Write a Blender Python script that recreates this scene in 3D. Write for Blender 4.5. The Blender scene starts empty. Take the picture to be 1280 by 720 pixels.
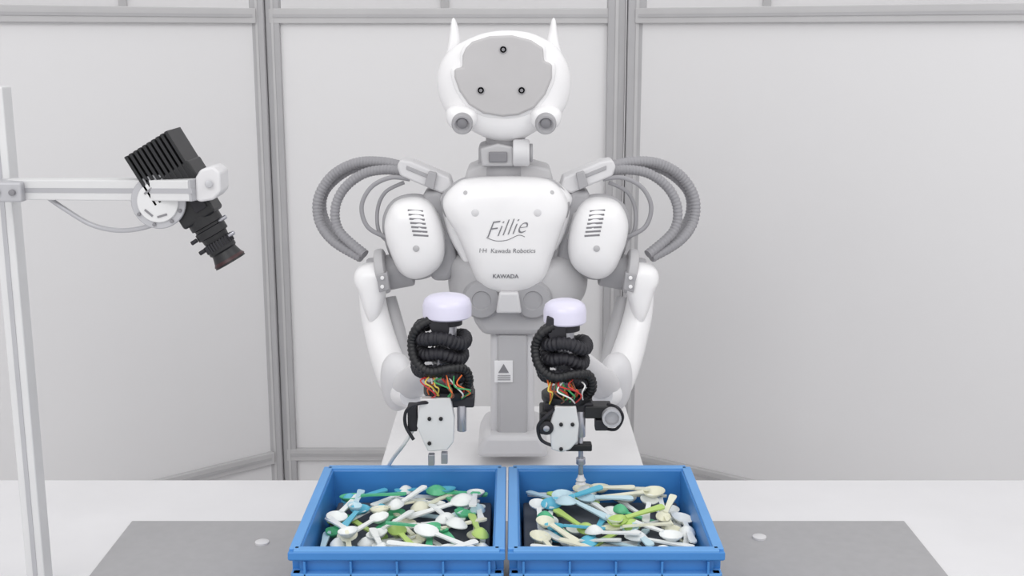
import bpy, math, random
from mathutils import Vector, Matrix
random.seed(7)
sc=bpy.context.scene
try:
    sc.view_settings.view_transform='Standard'
except Exception: pass
F=1500.0; TH=math.radians(12.0); H=1.54
CT,ST=math.cos(TH),math.sin(TH)
# survey helper: measured bearing + a real distance Y -> world position in metres
def P(px,py,Y):
    u=(px-640)/F; v=(360-py)/F
    t=Y/(CT+v*ST)
    return Vector((u*t,Y,H+t*(v*CT-ST)))
def K(Y): return Y/CT/F   # metres per survey unit at distance Y

# ---------- materials
def lin(c):
    c/=255.0
    return c/12.92 if c<=0.04045 else ((c+0.055)/1.055)**2.4
def mat(name,rgb,rough=0.5,metal=0.0,var=0.03,scale=12.0,bump=0.0,coat=0.0):
    m=bpy.data.materials.new(name); m.use_nodes=True
    nt=m.node_tree; b=nt.nodes['Principled BSDF']
    col=[lin(c) for c in rgb]
    b.inputs['Roughness'].default_value=rough
    b.inputs['Metallic'].default_value=metal
    if coat: b.inputs['Coat Weight'].default_value=coat
    tc=nt.nodes.new('ShaderNodeTexCoord'); nz=nt.nodes.new('ShaderNodeTexNoise')
    nz.inputs['Scale'].default_value=scale; nz.inputs['Detail'].default_value=4
    nt.links.new(tc.outputs['Object'],nz.inputs['Vector'])
    r=nt.nodes.new('ShaderNodeValToRGB')
    r.color_ramp.elements[0].position=0.3; r.color_ramp.elements[1].position=0.7
    r.color_ramp.elements[0].color=(*[max(0,c*(1-var)) for c in col],1)
    r.color_ramp.elements[1].color=(*[min(1,c*(1+var)) for c in col],1)
    nt.links.new(nz.outputs['Fac'],r.inputs['Fac']); nt.links.new(r.outputs['Color'],b.inputs['Base Color'])
    if bump:
        bp=nt.nodes.new('ShaderNodeBump'); bp.inputs['Strength'].default_value=bump; bp.inputs['Distance'].default_value=0.002
        nt.links.new(nz.outputs['Fac'],bp.inputs['Height']); nt.links.new(bp.outputs['Normal'],b.inputs['Normal'])
    return m
M={}
M['shell']=mat('robot_shell_white',(236,235,236),0.35,coat=0.3)
M['shell2']=mat('robot_shell_grey',(210,209,211),0.4)
M['lav']=mat('wrist_cap_lavender',(214,211,230),0.35,coat=0.3)
M['grey']=mat('robot_mid_grey',(182,181,183),0.5)
M['dgrey']=mat('robot_deep_grey',(163,162,165),0.5)
M['face']=mat('face_plate_grey',(184,182,183),0.5)
M['slot']=mat('slot_grey',(128,127,131),0.6)
M['hose']=mat('hose_grey',(150,149,153),0.55)
M['ink']=mat('print_grey',(118,118,123),0.6)
M['black']=mat('black_plastic',(20,20,24),0.45,var=0.15)
M['black2']=mat('black_rubber',(32,31,38),0.6,var=0.15)
M['red']=mat('lens_red',(52,20,24),0.4)
M['glass']=mat('lens_glass',(12,10,18),0.08,coat=1.0)
M['alu']=mat('aluminium_light',(214,214,215),0.45,0.15)
M['alu2']=mat('aluminium_mid',(180,180,184),0.4,0.3)
M['steel']=mat('steel',(175,175,182),0.3,0.7)
M['post']=mat('fence_post_grey',(170,169,171),0.55)
M['rail']=mat('fence_rail_grey',(184,183,184),0.55)
M['panel']=mat('fence_panel',(219,218,219),0.6,var=0.012,scale=1.2)
M['wall']=mat('wall_paint',(226,225,226),0.8,var=0.015,scale=3,bump=0.05)
M['floor']=mat('floor_vinyl',(232,231,232),0.6,scale=5,bump=0.05)
M['deck']=mat('table_deck',(220,219,221),0.5,scale=6)
M['mat']=mat('rubber_mat',(162,161,163),0.6,scale=60,bump=0.2)
M['blue']=mat('bin_blue',(58,126,194),0.4,var=0.05)
M['blue2']=mat('bin_blue_rim',(92,152,212),0.38,var=0.04)
M['liner']=mat('bin_liner',(92,97,106),0.8,scale=80,bump=0.2)
SP=[mat('spoon_white',(228,231,230),0.35),mat('spoon_cream',(222,221,200),0.35),mat('spoon_pale_blue',(186,212,222),0.35),
    mat('spoon_lime',(176,204,112),0.35),mat('spoon_green',(84,178,130),0.35),mat('spoon_teal',(90,178,205),0.35)]
WIRE=[mat('wire_orange',(225,110,50)),mat('wire_red',(190,50,50)),mat('wire_green',(60,150,90)),mat('wire_yellow',(220,195,90)),mat('wire_white',(225,225,225)),mat('wire_brown',(110,70,55))]

# ---------- mesh helpers
def empty(name,loc):
    e=bpy.data.objects.new(name,None); e.location=loc; e.empty_display_size=0.05
    sc.collection.objects.link(e); return e
def mk(name,vs,fs,m,parent=None,smooth=True,bevel=0.0,seg=3,mats=None,idx=None):
    me=bpy.data.meshes.new(name); me.from_pydata([tuple(v) for v in vs],[],fs)
    for mm in (mats or [m]): me.materials.append(mm)
    if idx: me.polygons.foreach_set('material_index',idx)
    me.update()
    import bmesh
    bm=bmesh.new(); bm.from_mesh(me); bmesh.ops.recalc_face_normals(bm,faces=bm.faces); bm.to_mesh(me); bm.free()
    if smooth:
        me.polygons.foreach_set('use_smooth',[True]*len(me.polygons))
        try: me.set_sharp_from_angle(angle=math.radians(38))
        except Exception: pass
    o=bpy.data.objects.new(name,me); sc.collection.objects.link(o)
    if bevel:
        b=o.modifiers.new('bevel','BEVEL'); b.width=bevel; b.segments=seg; b.limit_method='ANGLE'; b.angle_limit=math.radians(35)
        b.harden_normals=False
    if parent:
        o.parent=parent; o.matrix_parent_inverse=Matrix.Translation(-parent.location)
    return o
def box(name,c,s,m,parent=None,rot=None,bevel=0.003,smooth=False):
    c=Vector(c); hx,hy,hz=s[0]/2,s[1]/2,s[2]/2
    R=rot if rot is not None else Matrix.Identity(3)
    vs=[c+R@Vector((x*hx,y*hy,z*hz)) for x in(-1,1) for y in(-1,1) for z in(-1,1)]
    fs=[(0,1,3,2),(4,6,7,5),(0,4,5,1),(2,3,7,6),(0,2,6,4),(1,5,7,3)]
    return mk(name,vs,fs,m,parent,smooth,bevel)
def rotY(a): return Matrix.Rotation(a,3,'Y')
def lathe(name,p0,axis,prof,m,parent=None,n=32,bevel=0.0):
    """prof: list of (distance along axis, radius)"""
    p0=Vector(p0); a=Vector(axis).normalized()
    h=Vector((0,0,1)) if abs(a.z)<0.9 else Vector((1,0,0))
    x=a.cross(h).normalized(); y=a.cross(x)
    vs=[];fs=[]
    for d,r in prof:
        for i in range(n):
            t=2*math.pi*i/n
            vs.append(p0+a*d+(x*math.cos(t)+y*math.sin(t))*r)
    for k in range(len(prof)-1):
        for i in range(n):
            j=(i+1)%n
            fs.append((k*n+i,k*n+j,(k+1)*n+j,(k+1)*n+i))
    fs.append(tuple(range(n))); fs.append(tuple((len(prof)-1)*n+i for i in range(n)))
    return mk(name,vs,fs,m,parent,True,bevel)
def cyl(name,a,b,r,m,parent=None,r2=None,n=32,round_=0.15):
    a=Vector(a);b=Vector(b); L=(b-a).length; r2=r if r2 is None else r2
    e=min(r,r2)*round_; e=min(e,L*0.3)
    pr=[(0,r-e),(e*0.3,r-e*0.3),(e,r),(L-e,r2),(L-e*0.3,r2-e*0.3),(L,r2-e)]
    return lathe(name,a,b-a,pr,m,parent,n)
def catmull(pts,closed,sub):
    n=len(pts); out=[]
    rng=n if closed else n-1
    for i in range(rng):
        if closed: p0,p1,p2,p3=pts[(i-1)%n],pts[i],pts[(i+1)%n],pts[(i+2)%n]
        else: p0,p1,p2,p3=pts[max(i-1,0)],pts[i],pts[i+1],pts[min(i+2,n-1)]
        for k in range(sub):
            t=k/sub
            out.append(tuple(0.5*((2*b)+(-a+c)*t+(2*a-5*b+4*c-d)*t*t+(-a+3*b-3*c+d)*t**3) for a,b,c,d in zip(p0,p1,p2,p3)))
    if not closed: out.append(tuple(pts[-1]))
    return out
def pillow(name,pts,Y,front,back,m,parent=None,sub=5,nf=8,nb=5,edge=0.0,flat=0.62):
    """shell from an outline in a frontal plane, domed forward by `front`, backward by `back`"""
    o2=catmull([tuple(p) for p in pts],True,sub)
    W=[P(x,y,Y) for x,y in o2]; n=len(W)
    c=sum(W,Vector())/n
    vs=[];fs=[];rings=[]
    for k in range(nb,0,-1):
        a=k/nb*math.pi/2*0.94
        rings.append((math.cos(a)**flat,math.sin(a)*back))
    rings.append((1,0))
    if edge: rings.append((1,-edge))
    for k in range(1,nf+1):
        a=k/nf*math.pi/2*0.97
        rings.append((math.cos(a)**flat,-edge-math.sin(a)*(front-edge)))
    for s,dy in rings:
        for w in W:
            q=c+(w-c)*s; vs.append((q.x,q.y+dy,q.z))
    R=len(rings)
    for k in range(R-1):
        for i in range(n):
            j=(i+1)%n; fs.append((k*n+i,k*n+j,(k+1)*n+j,(k+1)*n+i))
    vs.append((c.x,c.y+rings[0][1],c.z)); vs.append((c.x,c.y+rings[-1][1],c.z))
    for i in range(n):
        j=(i+1)%n; fs.append((R*n,i,j)); fs.append((R*n+1,(R-1)*n+i,(R-1)*n+j))
    return mk(name,vs,fs,m,parent)
def plate(name,pts,Y,th,m,parent=None,sub=1,bevel=0.003):
    o2=catmull([tuple(p) for p in pts],True,sub) if sub>1 else pts
    W=[P(x,y,Y) for x,y in o2]; n=len(W)
    vs=W+[Vector((w.x,w.y+th,w.z)) for w in W]
    fs=[tuple(range(n)),tuple(range(n,2*n))]+[(i,(i+1)%n,n+(i+1)%n,n+i) for i in range(n)]
    return mk(name,vs,fs,m,parent,True,bevel)
def sweep(name,pts,r,m,parent=None,sub=10,n=12,corr=0.0,pitch=0.008,radii=None,flat=None):
    ext=[tuple(p)+((radii[i],) if radii else (r,)) for i,p in enumerate(pts)]
    S=catmull(ext,False,sub)
    if corr:
        D=[0]
        for a,b in zip(S,S[1:]): D.append(D[-1]+(Vector(b[:3])-Vector(a[:3])).length)
        N=int(D[-1]/pitch*4); T=[];j=0
        for i in range(N+1):
            d=D[-1]*i/N
            while j<len(D)-2 and D[j+1]<d: j+=1
            f=(d-D[j])/max(1e-9,D[j+1]-D[j])
            q=[a+(b-a)*f for a,b in zip(S[j],S[j+1])]
            q[3]*=1+corr*(1 if i%4 in(0,1) else -1)*0.5
            T.append(q)
        S=T
    Q=[Vector(s[:3]) for s in S]; vs=[];fs=[]
    up=Vector((0.13,0.31,0.94)).normalized(); x=None
    for i,q in enumerate(Q):
        t=(Q[min(i+1,len(Q)-1)]-Q[max(i-1,0)]).normalized()
        x=(up if x is None else x); x=(x-t*x.dot(t)).normalized(); y=t.cross(x)
        for k in range(n):
            a=2*math.pi*k/n; vs.append(q+(x*math.cos(a)+y*math.sin(a))*S[i][3])
    for i in range(len(Q)-1):
        for k in range(n):
            j=(k+1)%n; fs.append((i*n+k,i*n+j,(i+1)*n+j,(i+1)*n+k))
    fs.append(tuple(range(n))); fs.append(tuple((len(Q)-1)*n+k for k in range(n)))
    me=mk(name,vs,fs,m,parent)
    return me
def bvh_of(o):
    from mathutils.bvhtree import BVHTree
    me=o.data
    return BVHTree.FromPolygons([v.co.copy() for v in me.vertices],[tuple(p.vertices) for p in me.polygons])
def surf(bv,px,py,Yn):
    """front surface point of a shell under a survey point"""
    q=P(px,py,Yn)
    hit=bv.ray_cast(Vector((q.x,q.y-0.3,q.z)),Vector((0,1,0)))
    return (hit[0] if hit[0] is not None else q), (hit[1] if hit[0] is not None else Vector((0,-1,0)))
def decal_text(name,s,px,py,Yn,size,m,parent,bv,shear=0.0,tilt=0.0,bold=0.0):
    cu=bpy.data.curves.new(name,'FONT'); cu.body=s; cu.size=size; cu.shear=shear; cu.align_x='CENTER'; cu.offset=bold
    to=bpy.data.objects.new(name+'_tmp',cu); sc.collection.objects.link(to)
    bpy.context.view_layer.update()
    me=bpy.data.meshes.new_from_object(to.evaluated_get(bpy.context.evaluated_depsgraph_get()))
    bpy.data.objects.remove(to)
    c=P(px,py,Yn); ca,sa=math.cos(tilt),math.sin(tilt)
    for v in me.vertices:
        x=v.co.x*ca-v.co.y*sa; z=v.co.x*sa+v.co.y*ca
        o_=Vector((c.x+x,c.y-0.3,c.z+z)); h=bv.ray_cast(o_,Vector((0,1,0)))
        yv=h[0].y if h[0] is not None else c.y
        v.co=Vector((c.x+x,yv-0.0012,c.z+z))
    me.materials.clear(); me.materials.append(m)
    o=bpy.data.objects.new(name,me); sc.collection.objects.link(o)
    o.parent=parent; o.matrix_parent_inverse=Matrix.Translation(-parent.location)
    return o

TZ=0.75
# ---------- room
box('floor',(0,2.0,-0.05),(7,6,0.1),M['floor'],bevel=0)
box('wall_back',(0,4.65,1.5),(7,0.1,3.0),M['wall'],bevel=0)
box('wall_left',(-3.45,2.0,1.5),(0.1,5.2,3.0),M['wall'],bevel=0)
box('wall_right',(3.45,2.0,1.5),(0.1,5.2,3.0),M['wall'],bevel=0)
box('baseboard_back',(0,4.59,0.05),(6.8,0.02,0.1),M['rail'],bevel=0.003)
for i,x in enumerate((-1.45,-0.25,0.95,2.1)):
    box('trim_%d'%(i+1),(x,4.594,1.55),(0.03,0.012,2.9),M['rail'],bevel=0.002)

# ---------- safety fence
fe=empty('safety_fence',(0,3.0,0))
ztop=P(640,20,3.0).z; zmid=P(640,566,3.0).z
def fence_seg(nm,a,b):
    a=Vector(a);b=Vector(b);d=(b-a);L=d.length;ang=math.atan2(d.y,d.x);R=Matrix.Rotation(ang,3,'Z');c=(a+b)/2
    box(nm+'_upper_panel',(c.x,c.y,(ztop+zmid)/2),(L-0.02,0.008,ztop-zmid),M['panel'],fe,R,0)
    box(nm+'_lower_panel',(c.x,c.y,(0.1+zmid)/2),(L-0.02,0.008,zmid-0.1),M['panel'],fe,R,0)
    for q,z,h in(('top',ztop,0.036),('middle',zmid,0.032),('bottom',0.1,0.04)):
        box(nm+'_%s_rail'%q,(c.x,c.y,z),(L-0.02,0.036,h),M['rail'],fe,R,0.002)
        box(nm+'_%s_rail_groove'%q,(c.x,c.y,z),(L-0.04,0.040,0.007),M['post'],fe,R,0)
def post(nm,x,y,w,ang=0,h=None):
    R=Matrix.Rotation(ang,3,'Z'); h=h or ztop+0.45
    box(nm,(x,y,h/2),(w,w,h),M['post'],fe,R,0.003)
    box(nm+'_slot',(x,y,h/2),(w*0.18,w+0.004,h-0.01),M['rail'],fe,R,0)
    box(nm+'_foot',(x,y,0.006),(w*1.8,w*1.8,0.012),M['post'],fe,R,0.002)
xl=P(334,60,3.0).x; xr=P(782,60,3.0).x
fence_seg('centre',(xl,3.0),(xr,3.0))
fence_seg('left',(xl-0.02,2.98),(-1.62,2.15))
fence_seg('right',(xr+0.02,2.98),(1.45,2.15))
post('post_a',xl-0.017,2.985,0.034); post('post_b',xl+0.018,3.0,0.034)
post('post_c',xr-0.024,3.0,0.044); post('post_d',xr+0.024,2.985,0.044)
post('post_e',-1.63,2.14,0.044,0.7); post('post_f',1.46,2.14,0.044,-0.6)

# ---------- work table
tb=empty('work_table',(0,1.55,0))
box('deck',(0,1.55,TZ-0.02),(2.1,1.0,0.04),M['deck'],tb,bevel=0.004)
for x in(-0.98,0.98):
    for y in(1.12,1.98):
        box('leg',(x,y,(TZ-0.04)/2),(0.05,0.05,TZ-0.04),M['alu'],tb,bevel=0.003)
for y in(1.12,1.98): box('apron',(0,y,TZ-0.075),(1.91,0.04,0.06),M['alu'],tb)
for x in(-.98,.98): box('side_apron',(x,1.55,TZ-0.075),(0.04,0.81,0.06),M['alu'],tb)
box('rubber_mat',(0.01,1.5,TZ+0.003),(1.27,0.70,0.006),M['mat'],bevel=0.002)
for i,(px,py,yy_) in enumerate(((328,688,1.76),(949,677,1.78))):
    q=P(px,py,yy_)
    lathe('round_locating_pad' if i==0 else 'round_locating_pad.001',(q.x,q.y,TZ+0.006),(0,0,1),[(0,0.011),(0.003,0.011),(0.004,0.009)],M['shell2'])

# ---------- camera stand (aluminium profile post + arm)
st=empty('camera_stand',(-0.72,1.6,TZ))
pp=P(-4,108,1.6)
PXx=pp.x
box('upright',(PXx,1.6,(TZ+pp.z)/2),(0.026,0.030,pp.z-TZ),M['alu'],st,bevel=0.002)
box('upright_groove',(PXx,1.6,(TZ+pp.z)/2),(0.006,0.032,pp.z-TZ-0.004),M['alu2'],st,bevel=0)
box('foot_plate',(PXx-0.012,1.6,TZ+0.004),(0.07,0.08,0.008),M['alu2'],st,bevel=0.002)
a0=P(8,236,1.57); a1=P(244,237,1.46)
d=(a1-a0)
def beam(nm,a,b,w,h,m,par,bev=0.002):
    a=Vector(a);b=Vector(b);x=(b-a).normalized();z=Vector((0,0,1));y=z.cross(x).normalized();z=x.cross(y)
    R=Matrix((x,y,z)).transposed()
    return box(nm,(a+b)/2,((b-a).length,w,h),m,par,R,bev)
beam('arm',a0,a1,0.026,0.026,M['alu'],st)
off=Vector((0,-0.0135,0))
beam('arm_groove',a0+off,a1+off,0.002,0.006,M['alu2'],st,0)
beam('arm_end_cap',a1,a1+(d.normalized()*0.003),0.026,0.026,M['alu2'],st,0.0005)
q=P(14,238,1.55)
box('corner_bracket',q,(0.042,0.040,0.026),M['alu2'],st,bevel=0.003)
for dx in(-0.010,0.010):
    cyl('bolt',q+Vector((dx,-0.018,0)),q+Vector((dx,-0.025,0)),0.004,M['slot'],st,n=12)

# ---------- machine vision camera
vc=empty('machine_vision_camera',P(235,245,1.5))
O=(240,250); U=(0.53,0.848); Wv=(0.848,-0.53); YC=1.50
def L(u,w,dy=0): return P(O[0]+u*U[0]+w*Wv[0],O[1]+u*U[1]+w*Wv[1],YC)+Vector((0,dy,0))
k=K(YC); ax=(L(50,0)-L(0,0)).normalized(); wx=(L(0,50)-L(0,0)).normalized(); yy=Vector((0,1,0))
RC=Matrix((wx,yy,ax)).transposed()
for i in range(10):
    w=-32+i*6.4
    box('heatsink_fin',L(-52,w,0.0),(4.0*k,0.062,68*k),M['black'],vc,RC,0.0007)
box('heatsink_base',L(-26,-2,0.0),(64*k,0.060,34*k),M['black'],vc,RC,0.003)
box('body',L(5,0,0.002),(46*k,0.046,44*k),M['black'],vc,RC,0.004)
box('body_label',L(8,10,-0.022),(16*k,0.003,18*k),M['black2'],vc,RC,0.001)
dc=P(207,248,1.505)
lathe('bracket_disc',dc+Vector((0,-0.028,0)),(0,-1,0),[(0,33*k),(0.004,33*k),(0.005,32*k)],M['alu2'],vc,48)
lathe('bracket_disc_inner',dc+Vector((0,-0.033,0)),(0,-1,0),[(0,25*k),(0.002,25*k),(0.003,24*k)],M['alu'],vc,48)
for a in(0.5,1.3,2.0,3.7,4.5,5.3,5.9):
    qq=dc+Vector((math.cos(a)*28*k,-0.033,math.sin(a)*28*k)); cyl('disc_bolt',qq,qq+Vector((0,-0.003,0)),2.2*k,M['slot'],vc,n=10)
for a in(2.2,4.0,5.0):
    qq=dc+Vector((math.cos(a)*17*k,-0.0365,math.sin(a)*17*k)); box('disc_slot',qq,(12*k,0.001,2.4*k),M['slot'],vc,rotY(-a+1.57),0)
plate('clamp',[(244,222),(250,212),(266,208),(275,216),(276,240),(267,250),(250,253),(244,250)],1.455,0.045,M['shell2'],vc,1,0.003)
cyl('clamp_screw',P(261,230,1.455),P(261,230,1.449),4.5*k,M['alu2'],vc,n=16)
lathe('lens_barrel',L(20,0),ax,[(0,17*k),(2*k,21*k),(16*k,21*k),(17*k,18*k),(20*k,18*k),(21*k,20*k),(30*k,20*k),(31*k,17*k),(38*k,16*k),(39*k,18*k),(52*k,18*k),(54*k,16*k),(58*k,17*k),(68*k,20*k),(70*k,20.5*k),(70*k,18*k),(66*k,16*k)],M['black'],vc,40)
lathe('lens_red_ring',L(84,0),ax,[(0,18.0*k),(4*k,20.6*k),(5*k,20.8*k),(5*k,19.4*k),(3*k,17.5*k)],M['red'],vc,40)
lathe('lens_glass',L(82,0),ax,[(0,15*k),(3*k,15*k),(4*k,11*k),(5*k,4*k)],M['glass'],vc,32)
for i in range(28):
    a=i/28*2*math.pi
    c=L(64,0)+wx*math.cos(a)*18*k+yy*math.sin(a)*18*k
    box('knurl',c,(2*k,2*k,10*k),M['black2'],vc,RC,0)
for w,u in((20,40),(18,62)): cyl('lock_screw',L(u,w-4,-0.006),L(u,w+7,-0.006),2.6*k,M['steel'],vc,n=12)
for w,u in((-23,46),(-21,62)): cyl('lock_screw',L(u,w+4,-0.008),L(u,w-4,-0.008),2.6*k,M['black2'],vc,n=12)
sweep('camera_cable',[P(60,247,1.545),P(82,262,1.54),P(115,281,1.54),P(150,288,1.53),P(185,283,1.52),P(214,268,1.515)],0.0032,M['alu2'],vc)
sweep('camera_cable_tail',[P(60,247,1.545),P(40,243,1.56),P(18,247,1.6),P(4,300,1.625)],0.0032,M['alu2'],vc)

# ---------- robot
rb=empty('dual_arm_robot',(0,2.2,TZ))
Y=2.2; kr=K(Y)
zb=P(640,572,Y).z
box('cart_body',(P(640,572,Y).x,2.30,(zb-0.01)/2+0.0),(0.46,0.42,zb-0.03),M['shell2'],rb,bevel=0.01)
box('cart_top',(P(640,572,Y).x,2.30,zb-0.012),(0.50,0.46,0.024),M['shell'],rb,bevel=0.004)
plate('column',[(613,415),(668,415),(668,556),(613,556)],Y-0.03,0.10,M['shell2'],rb,1,0.012)
plate('column_front',[(622,418),(659,418),(659,552),(622,552)],Y-0.04,0.02,M['grey'],rb,1,0.006)
plate('column_foot',[(606,545),(676,545),(684,560),(686,573),(596,573),(598,560)],Y-0.06,0.16,M['shell2'],rb,1,0.01)
plate('warning_label',[(618,451),(641,451),(641,478),(618,478)],Y-0.043,0.003,M['shell'],rb,1,0.0005)
plate('warning_triangle',[(629.5,455),(636,466),(623,466)],Y-0.0445,0.002,M['slot'],rb,1,0)
for i in range(3): plate('warning_line',[(622,469+i*2.6),(638,469+i*2.6),(638,470+i*2.6),(622,470+i*2.6)],Y-0.0445,0.002,M['dgrey'],rb,1,0)
# waist
plate('waist_block',[(592,378),(686,378),(690,400),(676,420),(604,420),(590,400)],Y-0.05,0.13,M['grey'],rb,1,0.012)
pillow('abdomen',[(562,318),(600,312),(680,312),(718,318),(734,345),(728,372),(704,390),(640,396),(582,390),(564,370),(560,345)],Y+0.02,0.08,0.08,M['grey'],rb)
for x in(602,666):
    c=P(x,374,Y-0.055)
    lathe('waist_motor_cap',c+Vector((0,0.03,0)),(0,-1,0),[(0,24*kr),(0.035,24*kr),(0.042,21*kr),(0.043,12*kr),(0.040,11*kr)],M['dgrey'],rb,40)
plate('waist_bracket',[(624,366),(648,366),(652,392),(620,392)],Y-0.085,0.04,M['shell2'],rb,1,0.004)
# torso
pillow('torso_core',[(560,236),(590,226),(690,226),(714,238),(722,262),(718,300),(704,340),(680,352),(600,352),(577,335),(558,300),(552,262)],Y+0.03,0.06,0.10,M['grey'],rb)
for s_ in(-1,1):
    def mx(pts): return pts if s_<0 else [(1266-x,y) for x,y in pts]
    pillow('side_shell',mx([(553,262),(560,250),(570,262),(580,292),(594,330),(604,356),(592,350),(576,322),(560,292)]),Y-0.012,0.022,0.03,M['shell'],rb,flat=0.5)
    pillow('collar_shell',mx([(551,244),(566,229),(590,221),(604,224),(590,234),(566,246),(556,258),(551,254)]),Y-0.005,0.03,0.05,M['shell'],rb,flat=0.5)
chest=[(572,228),(590,222),(632,219),(676,222),(694,229),(707,245),(709,263),(701,287),(690,320),(680,346),(665,360),(640,365),(616,363),(599,353),(586,325),(571,290),(557,266),(555,246)]
pillow('chest_seam',[( (x-634)*1.035+634,(y-290)*1.025+290) for x,y in chest],Y-0.024,0.012,0.03,M['dgrey'],rb,edge=0.004)
ch=pillow('chest_shell',chest,Y-0.03,0.055,0.03,M['shell'],rb,edge=0.014,flat=0.42,nf=14,sub=6)
bch=bvh_of(ch); YD=Y-0.085
decal_text('chest_script','Fillie',632,294,YD,0.041,M['ink'],rb,bch,0.55,0.14,-0.0007)
decal_text('chest_maker','I\u00b7H  Kawada Robotics',634,316,YD,0.0115,M['ink'],rb,bch,0.1)
decal_text('chest_badge','KAWADA',632,346,YD+0.015,0.0105,M['ink'],rb,bch,bold=0.0002)
fl=[surf(bch,x,y,YD)[0]+Vector((0,-0.0004,0)) for x,y in((608,297),(620,301),(634,300),(648,294),(656,296))]
sweep('script_flourish',fl,0.0006,M['ink'],rb,n=6)
for x in(594,672):
    c,nn=surf(bch,x,266,YD); lathe('chest_plug',c-nn*0.004,nn,[(0,4.6*kr),(0.0045,4.6*kr),(0.0055,3.4*kr)],M['shell2'],rb,20)
for x in(582,690):
    c,nn=surf(bch,x,240,YD+0.02); lathe('chest_plug',c-nn*0.004,nn,[(0,2.6*kr),(0.0045,2.6*kr),(0.005,2*kr)],M['grey'],rb,16)
plate('collar_plate',[(584,212),(600,205),(664,205),(688,212),(692,226),(580,226)],Y-0.03,0.11,M['grey'],rb,1,0.006)
# neck
cyl('neck_base',P(630,222,Y+0.01),P(630,202,Y+0.01),34*kr,M['dgrey'],rb)
plate('neck_yoke',[(598,182),(612,178),(650,178),(660,184),(664,212),(598,212)],Y-0.02,0.07,M['dgrey'],rb,1,0.006)
cyl('neck_pitch_motor',P(641,191,Y-0.045),P(662,191,Y-0.045),16*kr,M['shell2'],rb)
cyl('neck_pitch_cap',P(662,191,Y-0.045),P(666,191,Y-0.045),11*kr,M['dgrey'],rb)
plate('neck_actuator',[(600,186),(622,180),(642,184),(642,208),(602,208)],Y-0.055,0.04,M['grey'],rb,1,0.004)
plate('neck_connector',[(611,190),(634,190),(634,203),(611,203)],Y-0.060,0.01,M['slot'],rb,1,0.002)
cyl('neck_column',P(632,182,Y),P(632,160,Y),24*kr,M['dgrey'],rb)
# head
head=[(572,56),(600,43),(630,38),(662,41),(688,53),(703,68),(712,90),(712,114),(705,136),(690,152),(672,162),(654,172),(632,176),(610,172),(590,163),(570,152),(556,136),(548,114),(547,92),(556,70)]
pillow('head_shell',head,Y-0.01,0.055,0.11,M['shell'],rb,edge=0.015,flat=0.45)
face=[(590,52),(612,45),(640,44),(664,50),(679,60),(680,76),(690,80),(690,98),(682,118),(668,135),(648,144),(628,146),(604,142),(586,131),(574,114),(568,97),(568,86),(578,84),(578,70),(582,60)]
plate('face_plate',face,Y-0.072,0.03,M['face'],rb,1,0.004)
pillow('face_rim',[( (x-630)*1.05+630,(y-95)*1.05+95) for x,y in face],Y-0.045,0.023,0.02,M['shell'],rb,edge=0.016,flat=0.25,sub=3)
for x,y in((601,113),(652,113),(629,62)):
    c=P(x,y,Y-0.073); lathe('face_recess',c+Vector((0,0.003,0)),(0,-1,0),[(0,4.6*kr),(0.004,4.6*kr),(0.0045,4*kr),(0.002,3.5*kr)],M['dgrey'],rb,20)
    lathe('face_screw',c+Vector((0,0.002,0)),(0,-1,0),[(0,2.0*kr),(0.004,2.0*kr)],M['slot'],rb,12)
for sx,x in((-1,578),(1,682)):
    pillow('eye_pod',[(x-20,138),(x-8,131),(x+10,132),(x+20,141),(x+17,156),(x+6,162),(x-8,162),(x-18,155)],Y-0.05,0.028,0.03,M['shell'],rb)
    c=P(x,151,Y-0.07)
    lathe('eye_camera',c+Vector((0,0.01,0)),(0,-1,-0.25),[(0,12.5*kr),(0.022,12.5*kr),(0.027,11*kr),(0.027,9*kr),(0.022,7*kr)],M['dgrey'],rb,32)
    lathe('eye_lens',c+Vector((0,-0.010,-0.003)),(0,-1,-0.25),[(0,7*kr),(0.004,6*kr),(0.006,3*kr)],M['slot'],rb,24)
for s,pts in((-1,[(565,24),(569,24),(573,36),(575,50),(573,62),(563,74),(557,74),(559,60),(562,40)]),(1,[(690,24),(694,24),(697,40),(700,58),(704,74),(697,74),(686,62),(684,50),(687,36)])):
    pillow('ear_fin',pts,Y-0.005,0.018,0.03,M['shell'],rb,nf=6,flat=0.55)

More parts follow.
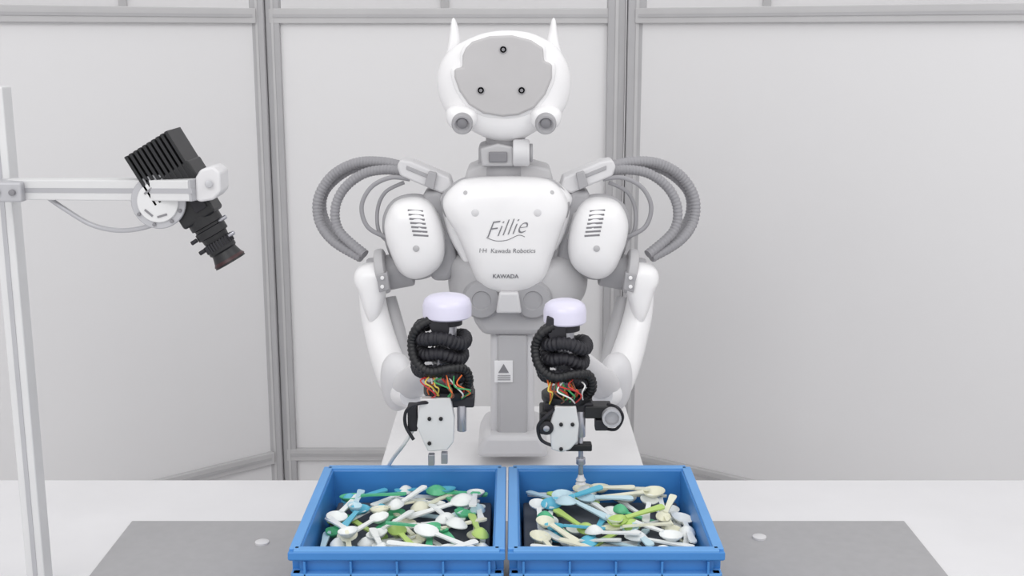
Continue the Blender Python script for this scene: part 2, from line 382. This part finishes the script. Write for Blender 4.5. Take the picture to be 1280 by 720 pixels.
# arms
def mirror(pts,s): return pts if s<0 else [(1266-x,y) for x,y in pts]
def PX(x,y,Yy,s): return P(x if s<0 else 1266-x,y,Yy)
for s in(-1,1):
    n='left_arm' if s>0 else 'right_arm'
    cyl(n+'_shoulder_axis',PX(578,272,Y+0.03,s),PX(520,285,Y+0.03,s),34*kr,M['dgrey'],rb)
    cyl(n+'_shoulder_ring',PX(556,276,Y+0.03,s),PX(546,279,Y+0.03,s),38*kr,M['grey'],rb)
    plate(n+'_shoulder_bracket',mirror([(528,240),(552,238),(560,262),(572,330),(562,352),(540,352),(530,320)],s),Y-0.02,0.09,M['dgrey'],rb,1,0.01)
    sh=pillow(n+'_upper_arm_cover',mirror([(484,268),(494,252),(514,246),(534,250),(548,268),(556,298),(554,324),(540,340),(518,346),(500,336),(488,310),(482,286)],s),Y-0.02,0.062,0.06,M['shell'],rb,edge=0.015,flat=0.5,nf=12)
    bs=bvh_of(sh)
    pillow(n+'_upper_arm_seam',mirror([(480,266),(492,249),(514,242),(536,247),(552,266),(560,298),(558,326),(542,344),(518,350),(498,340),(484,312),(478,286)],s),Y-0.01,0.02,0.06,M['dgrey'],rb)
    for i in range(7):
        yv=264+i*5.0; x0=509+i*1.2
        xa,xb=(x0,x0+19) if s<0 else (1266-x0-19,1266-x0)
        pa,_=surf(bs,xa,yv+(0 if s<0 else 1.5),YD); pb,_=surf(bs,xb,yv+(1.5 if s<0 else 0),YD)
        beam(n+'_vent_slot',pa,pb,0.0024,2.2*kr,M['slot'],rb,0)
    c,nn=surf(bs,520 if s<0 else 746,311,YD); lathe(n+'_cover_plug',c-nn*0.002,nn,[(0,4*kr),(0.003,4*kr),(0.004,3*kr)],M['grey'],rb,16)
    cyl(n+'_elbow_link',PX(515,335,Y,s),PX(462,345,Y,s),22*kr,M['dgrey'],rb)
    cyl(n+'_elbow_rotor',PX(484,338,Y-0.02,s),PX(472,340,Y-0.02,s),28*kr,M['grey'],rb)
    pillow(n+'_elbow_shell',mirror([(446,336),(456,329),(474,328),(484,336),(487,352),(482,370),(476,392),(466,402),(458,388),(450,362),(444,348)],s),Y-0.015,0.045,0.05,M['shell'],rb,edge=0.015,flat=0.45)
    plate(n+'_elbow_metal_tab',mirror([(470,344),(484,341),(487,362),(474,366)],s),Y-0.066,0.02,M['dgrey'],rb,1,0.002)
    for yq in(347,358):
        c=PX(478,yq,Y-0.068,s); cyl(n+'_tab_bolt',c,c+Vector((0,-0.004,0)),2.4*kr,M['shell'],rb,n=10)
    sweep(n+'_forearm_shell',[PX(464,352,2.2,s),PX(467,385,2.19,s),PX(475,420,2.16,s),PX(486,455,2.11,s),PX(499,485,2.04,s),PX(514,494,1.97,s)],0.03,M['shell'],rb,sub=8,n=24,radii=[0.023,0.026,0.028,0.030,0.029,0.020])
    sweep(n+'_forearm_inner',[PX(486,372,2.22,s),PX(494,410,2.2,s),PX(501,450,2.15,s),PX(512,480,2.04,s)],0.03,M['grey'],rb,sub=8,n=20,radii=[0.014,0.018,0.022,0.020])
    pillow(n+'_forearm_pod',mirror([(478,454),(490,442),(506,446),(516,464),(518,488),(511,506),(496,513),(483,503),(476,480)],s),2.03,0.032,0.045,M['shell2'],rb)
    sweep(n+'_wrist_link',[PX(508,484,2.02,s),PX(525,470,1.92,s),PX(545,452,1.82,s),(PX(556,448,1.72,s))],0.025,M['shell2'],rb,radii=[0.028,0.026,0.022,0.020],n=20)
    plate(n+'_hose_guide',mirror([(500,200),(514,202),(562,222),(566,236),(552,242),(500,220),(496,208)],s),Y-0.02,0.06,M['shell2'],rb,1,0.004)
    plate(n+'_hose_guide_slot',mirror([(508,207),(540,220),(540,225),(508,212)],s),Y-0.022,0.01,M['dgrey'],rb,1,0.0008)
    plate(n+'_hose_guide_block',mirror([(536,214),(546,217),(542,238),(530,232)],s),Y-0.032,0.03,M['dgrey'],rb,1,0.002)
    sweep(n+'_hose_outer',[PX(x,y,Yv,s) for x,y,Yv in((512,211,2.22),(480,203,2.25),(445,204,2.28),(415,220,2.3),(398,248,2.3),(400,278,2.29),(418,302,2.26),(452,322,2.23))],6.5*kr,M['hose'],rb,n=14,corr=0.12,pitch=0.007)
    sweep(n+'_hose_inner',[PX(x,y,Yv,s) for x,y,Yv in((512,216,2.21),(485,212,2.23),(455,217,2.25),(430,236,2.26),(419,262,2.26),(425,290,2.25),(456,318,2.22))],6*kr,M['hose'],rb,n=14,corr=0.12,pitch=0.007)
    sweep(n+'_hose_mid',[PX(x,y,Yv,s) for x,y,Yv in((510,220,2.25),(470,209,2.28),(436,214,2.31),(407,240,2.33),(406,272,2.33),(430,308,2.28))],5*kr,M['hose'],rb,n=14,corr=0.12,pitch=0.007)
    sweep(n+'_thin_cable',[PX(x,y,Yv,s) for x,y,Yv in((512,224,2.19),(488,222,2.18),(464,234,2.18),(452,258,2.18),(460,284,2.18),(486,298,2.18))],2.8*kr,M['hose'],rb,n=10)
    sweep(n+'_thin_cable_b',[PX(x,y,Yv,s) for x,y,Yv in((505,228,2.2),(482,240,2.2),(472,262,2.2),(474,290,2.19),(490,306,2.18))],2.4*kr,M['hose'],rb,n=10)

# ---------- wrists + grippers (children of the robot)
YT=1.68; kt=K(YT)
def tool(n,cx,dy,s,nozzle,wc=1.0):
    def Q(x,y,d=0): return P(cx+s*x,y+dy,YT)+Vector((0,d,0))
    up=Vector((0,0,1))
    lathe(n+'_wrist_cap',Q(0,403),up,[(0,25*kt*wc),(2*kt,27*kt*wc),(16*kt,27*kt*wc),(23*kt,25*kt*wc),(27*kt,20*kt*wc),(29.5*kt,12*kt),(30*kt,3*kt)],M['lav'],rb,48)
    lathe(n+'_wrist_collar',Q(0,412),up,[(0,19*kt),(9*kt,19*kt)],M['black2'],rb,40)
    plate(n+'_wrist_bracket',[(cx-s*22,396+dy),(cx+s*2,400+dy),(cx+s*2,425+dy),(cx-s*16,430+dy),(cx-s*24,412+dy)],YT-0.026,0.02,M['black2'],rb,1,0.002)
    cyl(n+'_wrist_tube',Q(0,412),Q(0,486),12*kt,M['steel'],rb)
    cyl(n+'_wrist_band',Q(0,440),Q(0,452),16*kt,M['black'],rb)
    co_=-0 if nozzle else -7
    pts=[]
    T=2.6
    for i in range(int(T*14)+1):
        a=i/14*2*math.pi*s+2.2; f=i/(T*14)
        rr=(25+3*math.sin(f*9)+(0 if nozzle else 3))*kt
        c=Q(co_,418+f*52)
        pts.append(c+Vector((math.cos(a)*rr,math.sin(a)*rr,0.004*math.sin(3*a))))
    pts=[Q(-6,404,0.03)]+pts+[Q(4,486,0.02)]
    sweep(n+'_coiled_hose',pts,8.2*kt,M['black2'],rb,sub=4,n=12,corr=0.16,pitch=0.006)
    pts=[Q(x+co_*0.8,y,z) for x,y,z in((-16,404,-0.02),(-30,412,-0.025),(-37,430,-0.02),(-32,452,-0.028),(-14,462,-0.04),(10,458,-0.042),(28,462,-0.03),(33,480,-0.02),(24,496,-0.01))]
    sweep(n+'_slack_hose',pts,6*kt,M['black'],rb,n=12,corr=0.14,pitch=0.006)
    rnd=random.Random(cx)
    for i in range(15):
        x0=rnd.uniform(-26,20); w=WIRE[i%len(WIRE)]
        z=rnd.uniform(-0.05,-0.036)
        sweep(n+'_wire',[Q(x0,466+rnd.uniform(-4,4),z+0.01),Q(x0+rnd.uniform(-8,12),474+rnd.uniform(-4,6),z),Q(x0+rnd.uniform(0,22),484+rnd.uniform(-5,6),z),Q(x0+rnd.uniform(-6,18),498,z+0.02)],1.0*kt,w,rb,n=6,sub=6)
    lathe(n+'_tool_flange',Q(2,500),up,[(0,30*kt),(3*kt,32*kt),(10*kt,32*kt),(12*kt,29*kt)],M['black'],rb,40)
    box(n+'_tool_block',Q(4,504),(62*kt,0.05,14*kt),M['black2'],rb,bevel=0.003)
    box(n+'_valve_block',Q(-20,520,-0.01),(24*kt,0.05,30*kt),M['black'],rb,bevel=0.003)
    if nozzle:
        cyl(n+'_valve_disc',Q(-24,524,-0.036),Q(-24,524,-0.042),9*kt,M['black2'],rb)
        cyl(n+'_valve_hub',Q(-24,524,-0.042),Q(-24,524,-0.044),4*kt,M['steel'],rb,n=16)
        gp=((-12,508),(14,508),(18,530),(16,552),(7,562),(-4,566),(-17,562),(-19,532))
    else: gp=((-34,506),(4,504),(9,530),(8,560),(0,570),(-24,572),(-30,560),(-38,540))
    plate(n+'_gripper_plate',[(cx+s*x,y+dy) for x,y in gp],YT-0.038,0.016,M['alu'],rb,1,0.002)
    gx=0 if nozzle else -14
    for x,y in((-6,520),(8,520),(-6,550)): cyl(n+'_plate_bolt',Q(x+gx,y,-0.038),Q(x+gx,y,-0.041),2.5*kt,M['black'],rb,n=10)
    cyl(n+'_air_cylinder',Q(19,508,-0.02),Q(19,540,-0.02),6*kt,M['steel'],rb)
    box(n+'_gripper_body',Q(gx+1,535,-0.012),(30*kt,0.03,44*kt),M['alu2'],rb,bevel=0.003)
    if nozzle:
        box(n+'_sensor_head',Q(40,508,-0.015),(34*kt,0.03,16*kt),M['black'],rb,bevel=0.002)
        box(n+'_sensor_foot',Q(44,524,-0.02),(16*kt,0.02,14*kt),M['black2'],rb,bevel=0.002)
        lathe(n+'_sensor_ring',Q(56,512,-0.03),(0,-1,0),[(0,12*kt),(0.012,12*kt),(0.012,9*kt),(0.004,9*kt)],M['alu2'],rb,28)
        sweep(n+'_air_hose',[Q(-10,500,-0.03),Q(-24,508,-0.045),Q(-34,522,-0.04),Q(-30,540,-0.035),Q(-14,548,-0.035)],2.2*kt,M['black2'],rb,n=8)
        sweep(n+'_air_hose_b',[Q(52,500,-0.02),Q(64,502,-0.03),Q(70,514,-0.03),Q(62,528,-0.03),Q(48,530,-0.02)],2.0*kt,M['black2'],rb,n=8)
        cyl(n+'_suction_rod',Q(19,536,-0.02),Q(19,588,-0.02),3.2*kt,M['steel'],rb,n=16)
        box(n+'_rod_clamp',Q(16,552,-0.02),(34*kt,0.018,9*kt),M['black'],rb,bevel=0.002)
        cyl(n+'_rod_knob',Q(19,566,-0.02),Q(19,574,-0.02),6*kt,M['steel'],rb,n=16)
        lathe(n+'_suction_cup',Q(19,598,-0.02),up,[(0,7*kt),(3*kt,5*kt),(5*kt,6.5*kt),(8*kt,4.5*kt),(12*kt,3.5*kt)],M['shell2'],rb,20)
    else:
        box(n+'_side_link',Q(-42,524,-0.015),(12*kt,0.02,34*kt),M['black2'],rb,bevel=0.002)
        sweep(n+'_air_hose',[Q(-16,502,-0.03),Q(-34,500,-0.045),Q(-48,510,-0.04),Q(-50,530,-0.03),Q(-40,548,-0.03)],2.2*kt,M['black2'],rb,n=8)
        box(n+'_finger',Q(-18,572,-0.03),(8*kt,0.012,14*kt),M['steel'],rb,bevel=0.001)
        box(n+'_finger_b',Q(-2,570,-0.03),(8*kt,0.012,14*kt),M['steel'],rb,bevel=0.001)
tool('left_tool',706,0,1,True)
tool('right_tool',559,-7,1,False,1.14)
sweep('right_tool_tube',[P(517,536,1.66),P(505,555,1.66),P(492,572,1.69),P(482,588,1.72)],0.003,M['alu'],rb,n=8)

# ---------- bins
def bin_(nm,x0,x1,y0,y1,zt,seed):
    e=empty(nm,((x0+x1)/2,(y0+y1)/2,TZ+0.006)); z0=TZ+0.0065
    lip=0.012; t=0.003; tp=0.014
    def ring(ix,z): return [Vector((x0+ix,y0+ix,z)),Vector((x1-ix,y0+ix,z)),Vector((x1-ix,y1-ix,z)),Vector((x0+ix,y1-ix,z))]
    prof=[(lip+tp,z0),(lip+0.004,zt-0.036),(lip,zt-0.034),(lip,zt-0.014),(0.002,zt-0.012),(0.0,zt-0.010),(0.0,zt-0.001),(0.001,zt),(lip+t,zt),(lip+t+0.001,zt-0.002),(lip+t+0.002,zt-0.04),(lip+t+tp-0.002,z0+0.004)]
    vs=[];fs=[]
    for ix,z in prof: vs+=ring(ix,z)
    for k_ in range(len(prof)-1):
        for i in range(4):
            j=(i+1)%4; fs.append((k_*4+i,k_*4+j,(k_+1)*4+j,(k_+1)*4+i))
    fs.append((0,1,2,3)); q=(len(prof)-1)*4; fs.append((q,q+1,q+2,q+3))
    mk('tray_body',vs,fs,M['blue'],e,False,0.0012,2)
    for (ax_,ay,bx,by) in ((x0+.007,y0+.007,x1-.007,y0+.007),(x0+.007,y1-.007,x1-.007,y1-.007),(x0+.007,y0+.007,x0+.007,y1-.007),(x1-.007,y0+.007,x1-.007,y1-.007)):
        beam('rim',(ax_,ay,zt+0.0005),(bx,by,zt+0.0005),0.013,0.004,M['blue2'],e,0.0012)
    for i in range(5):
        x=x0+0.02+(x1-x0-0.04)*i/4
        for yv in(y0+0.007,y1-0.007): box('rib',(x,yv,zt-0.024),(0.003,0.010,0.022),M['blue'],e,bevel=0.0006)
    for i in range(5):
        yv=y0+0.02+(y1-y0-0.04)*i/4
        for x in(x0+0.007,x1-0.007): box('rib',(x,yv,zt-0.024),(0.010,0.003,0.022),M['blue'],e,bevel=0.0006)
    for (ax_,ay,bx,by) in ((x0+.004,y0+.008,x1-.004,y0+.008),(x0+.004,y1-.008,x1-.004,y1-.008)):
        beam('lower_band',(ax_,ay,zt-0.032),(bx,by,zt-0.032),0.012,0.004,M['blue2'],e,0.001)
    for (ax_,ay,bx,by) in ((x0+.008,y0+.004,x0+.008,y1-.004),(x1-.008,y0+.004,x1-.008,y1-.004)):
        beam('lower_band',(ax_,ay,zt-0.032),(bx,by,zt-0.032),0.012,0.004,M['blue2'],e,0.001)
    zl=zt-0.048
    box('foam_liner',((x0+x1)/2,(y0+y1)/2,(z0+0.005+zl)/2),(x1-x0-0.044,y1-y0-0.044,zl-z0-0.005),M['liner'],e,bevel=0.003)
    rnd=random.Random(seed); V=[];Fc=[];ID=[]
    def spoon(pos,yaw,pitch,roll,Ln,mi):
        R=Matrix.Rotation(yaw,3,'Z')@Matrix.Rotation(pitch,3,'Y')@Matrix.Rotation(roll,3,'X')
        b=len(V)
        bw=Ln*0.14; bl=Ln*0.17
        nr,na=4,16
        cx_=Ln*0.5-bl
        def add(p): V.append(pos+R@Vector(p))
        for lay,sg in((0,0.0),(1,0.0013)):
            for r_ in range(nr+1):
                rr=max(r_/nr,0.02)
                for a_ in range(na):
                    a=2*math.pi*a_/na
                    add((cx_+bl*rr*math.cos(a),bw*rr*math.sin(a),-0.009*(1-rr*rr)+sg))
        def vid(l,r_,a_): return b+l*(nr+1)*na+r_*na+(a_%na)
        for l in(0,1):
            for r_ in range(nr):
                for a_ in range(na):
                    Fc.append((vid(l,r_,a_),vid(l,r_,a_+1),vid(l,r_+1,a_+1),vid(l,r_+1,a_))); ID.append(mi)
        for a_ in range(na):
            Fc.append((vid(0,nr,a_),vid(0,nr,a_+1),vid(1,nr,a_+1),vid(1,nr,a_))); ID.append(mi)
            if a_==0:
                Fc.append(tuple(vid(0,0,q_) for q_ in range(na))); ID.append(mi)
                Fc.append(tuple(vid(1,0,q_) for q_ in range(na))); ID.append(mi)
        hb=len(V); hs=[(cx_-bl*0.9,0.0038),(cx_-bl*1.5,0.0034),(0.0,0.0036),(-Ln*0.25,0.0044),(-Ln*0.42,0.0056),(-Ln*0.48,0.005),(-Ln*0.5,0.0025)]
        for x_,w_ in hs:
            for yy_,zz_ in((-w_,0),(w_,0),(w_,0.0024),(-w_,0.0024)): add((x_,yy_,zz_))
        for i in range(len(hs)-1):
            for q_ in range(4):
                r_=(q_+1)%4; Fc.append((hb+i*4+q_,hb+i*4+r_,hb+i*4+4+r_,hb+i*4+4+q_)); ID.append(mi)
        Fc.append((hb,hb+1,hb+2,hb+3)); ID.append(mi)
        q_=hb+(len(hs)-1)*4; Fc.append((q_,q_+1,q_+2,q_+3)); ID.append(mi)
    ix0,ix1,iy0,iy1=x0+0.021,x1-0.021,y0+0.021,y1-0.021
    N=58; pl=[]
    for i in range(N):
        best=None
        for _ in range(16):   # keep the spread even, as tipped-out spoons settle
            Ln=rnd.uniform(0.072,0.108); yaw=rnd.uniform(0,2*math.pi)
            dx=abs(math.cos(yaw))*Ln/2+0.004; dy=abs(math.sin(yaw))*Ln/2+0.004
            x=rnd.uniform(ix0+dx,ix1-dx); y=rnd.uniform(iy0+dy,iy1-dy)
            hx=-0.01 if seed==2 else 0.02; hy=0.03 if seed==2 else 0.0
            if abs(x-(x0+x1)/2-hx)<0.05 and abs(y-(y0+y1)/2-hy)<0.045 and rnd.random()<(0.9 if seed==2 else 0.5): continue
            dm=min([math.hypot(x-a,y-b_) for a,b_ in pl[-30:]] or [1])
            if best is None or dm>best[0]: best=(dm,x,y,yaw,Ln)
        if best is None: continue
        _,x,y,yaw,Ln=best; pl.append((x,y))
        lay=i/N
        z=zl+0.010+lay*0.018
        pit=rnd.uniform(-0.12,0.12)*(0.3+lay)
        mi=rnd.choices(range(6),[44,22,14,7,5,7])[0]
        spoon(Vector((x,y,z+abs(pit)*0.04)),yaw,pit,rnd.choice([0,0,0,math.pi])+rnd.uniform(-.2,.2),Ln,mi)
    mk('spoon_pile',V,Fc,None,e,True,0,mats=SP,idx=ID)
zt=H-0.636
bin_('parts_bin',-0.281,-0.0085,1.40,1.705,zt,1)
bin_('parts_bin.001',-0.0055,0.267,1.40,1.705,zt,2)

# ---------- light
w=bpy.data.worlds.new('World'); sc.world=w; w.use_nodes=True
bg=w.node_tree.nodes['Background']; bg.inputs['Color'].default_value=(0.995,0.995,1,1); bg.inputs['Strength'].default_value=1.02
def area(n,loc,tgt,size,power):
    l=bpy.data.lights.new(n,'AREA'); l.shape='RECTANGLE'; l.size=size[0]; l.size_y=size[1]; l.energy=power
    o=bpy.data.objects.new(n,l); sc.collection.objects.link(o); o.location=loc
    o.rotation_euler=(Vector(tgt)-Vector(loc)).to_track_quat('-Z','Y').to_euler()
area('added_fill_a',(-0.9,-0.6,2.9),(0,2.6,0.8),(2.0,1.2),22)  # added frontal fill from behind the camera, not a known room lamp
area('added_fill_b',(1.2,0.8,3.1),(0.2,2.6,0.6),(1.6,1.0),11)  # second soft overhead light, added for brightness with no fitting behind it
# ---------- camera
cd=bpy.data.cameras.new('camera'); cd.sensor_width=36; cd.lens=36*F/1280
co=bpy.data.objects.new('camera',cd); sc.collection.objects.link(co)
co.location=(0,0,H); co.rotation_euler=(math.pi/2-TH,0,0); cd.clip_start=0.05
sc.camera=co
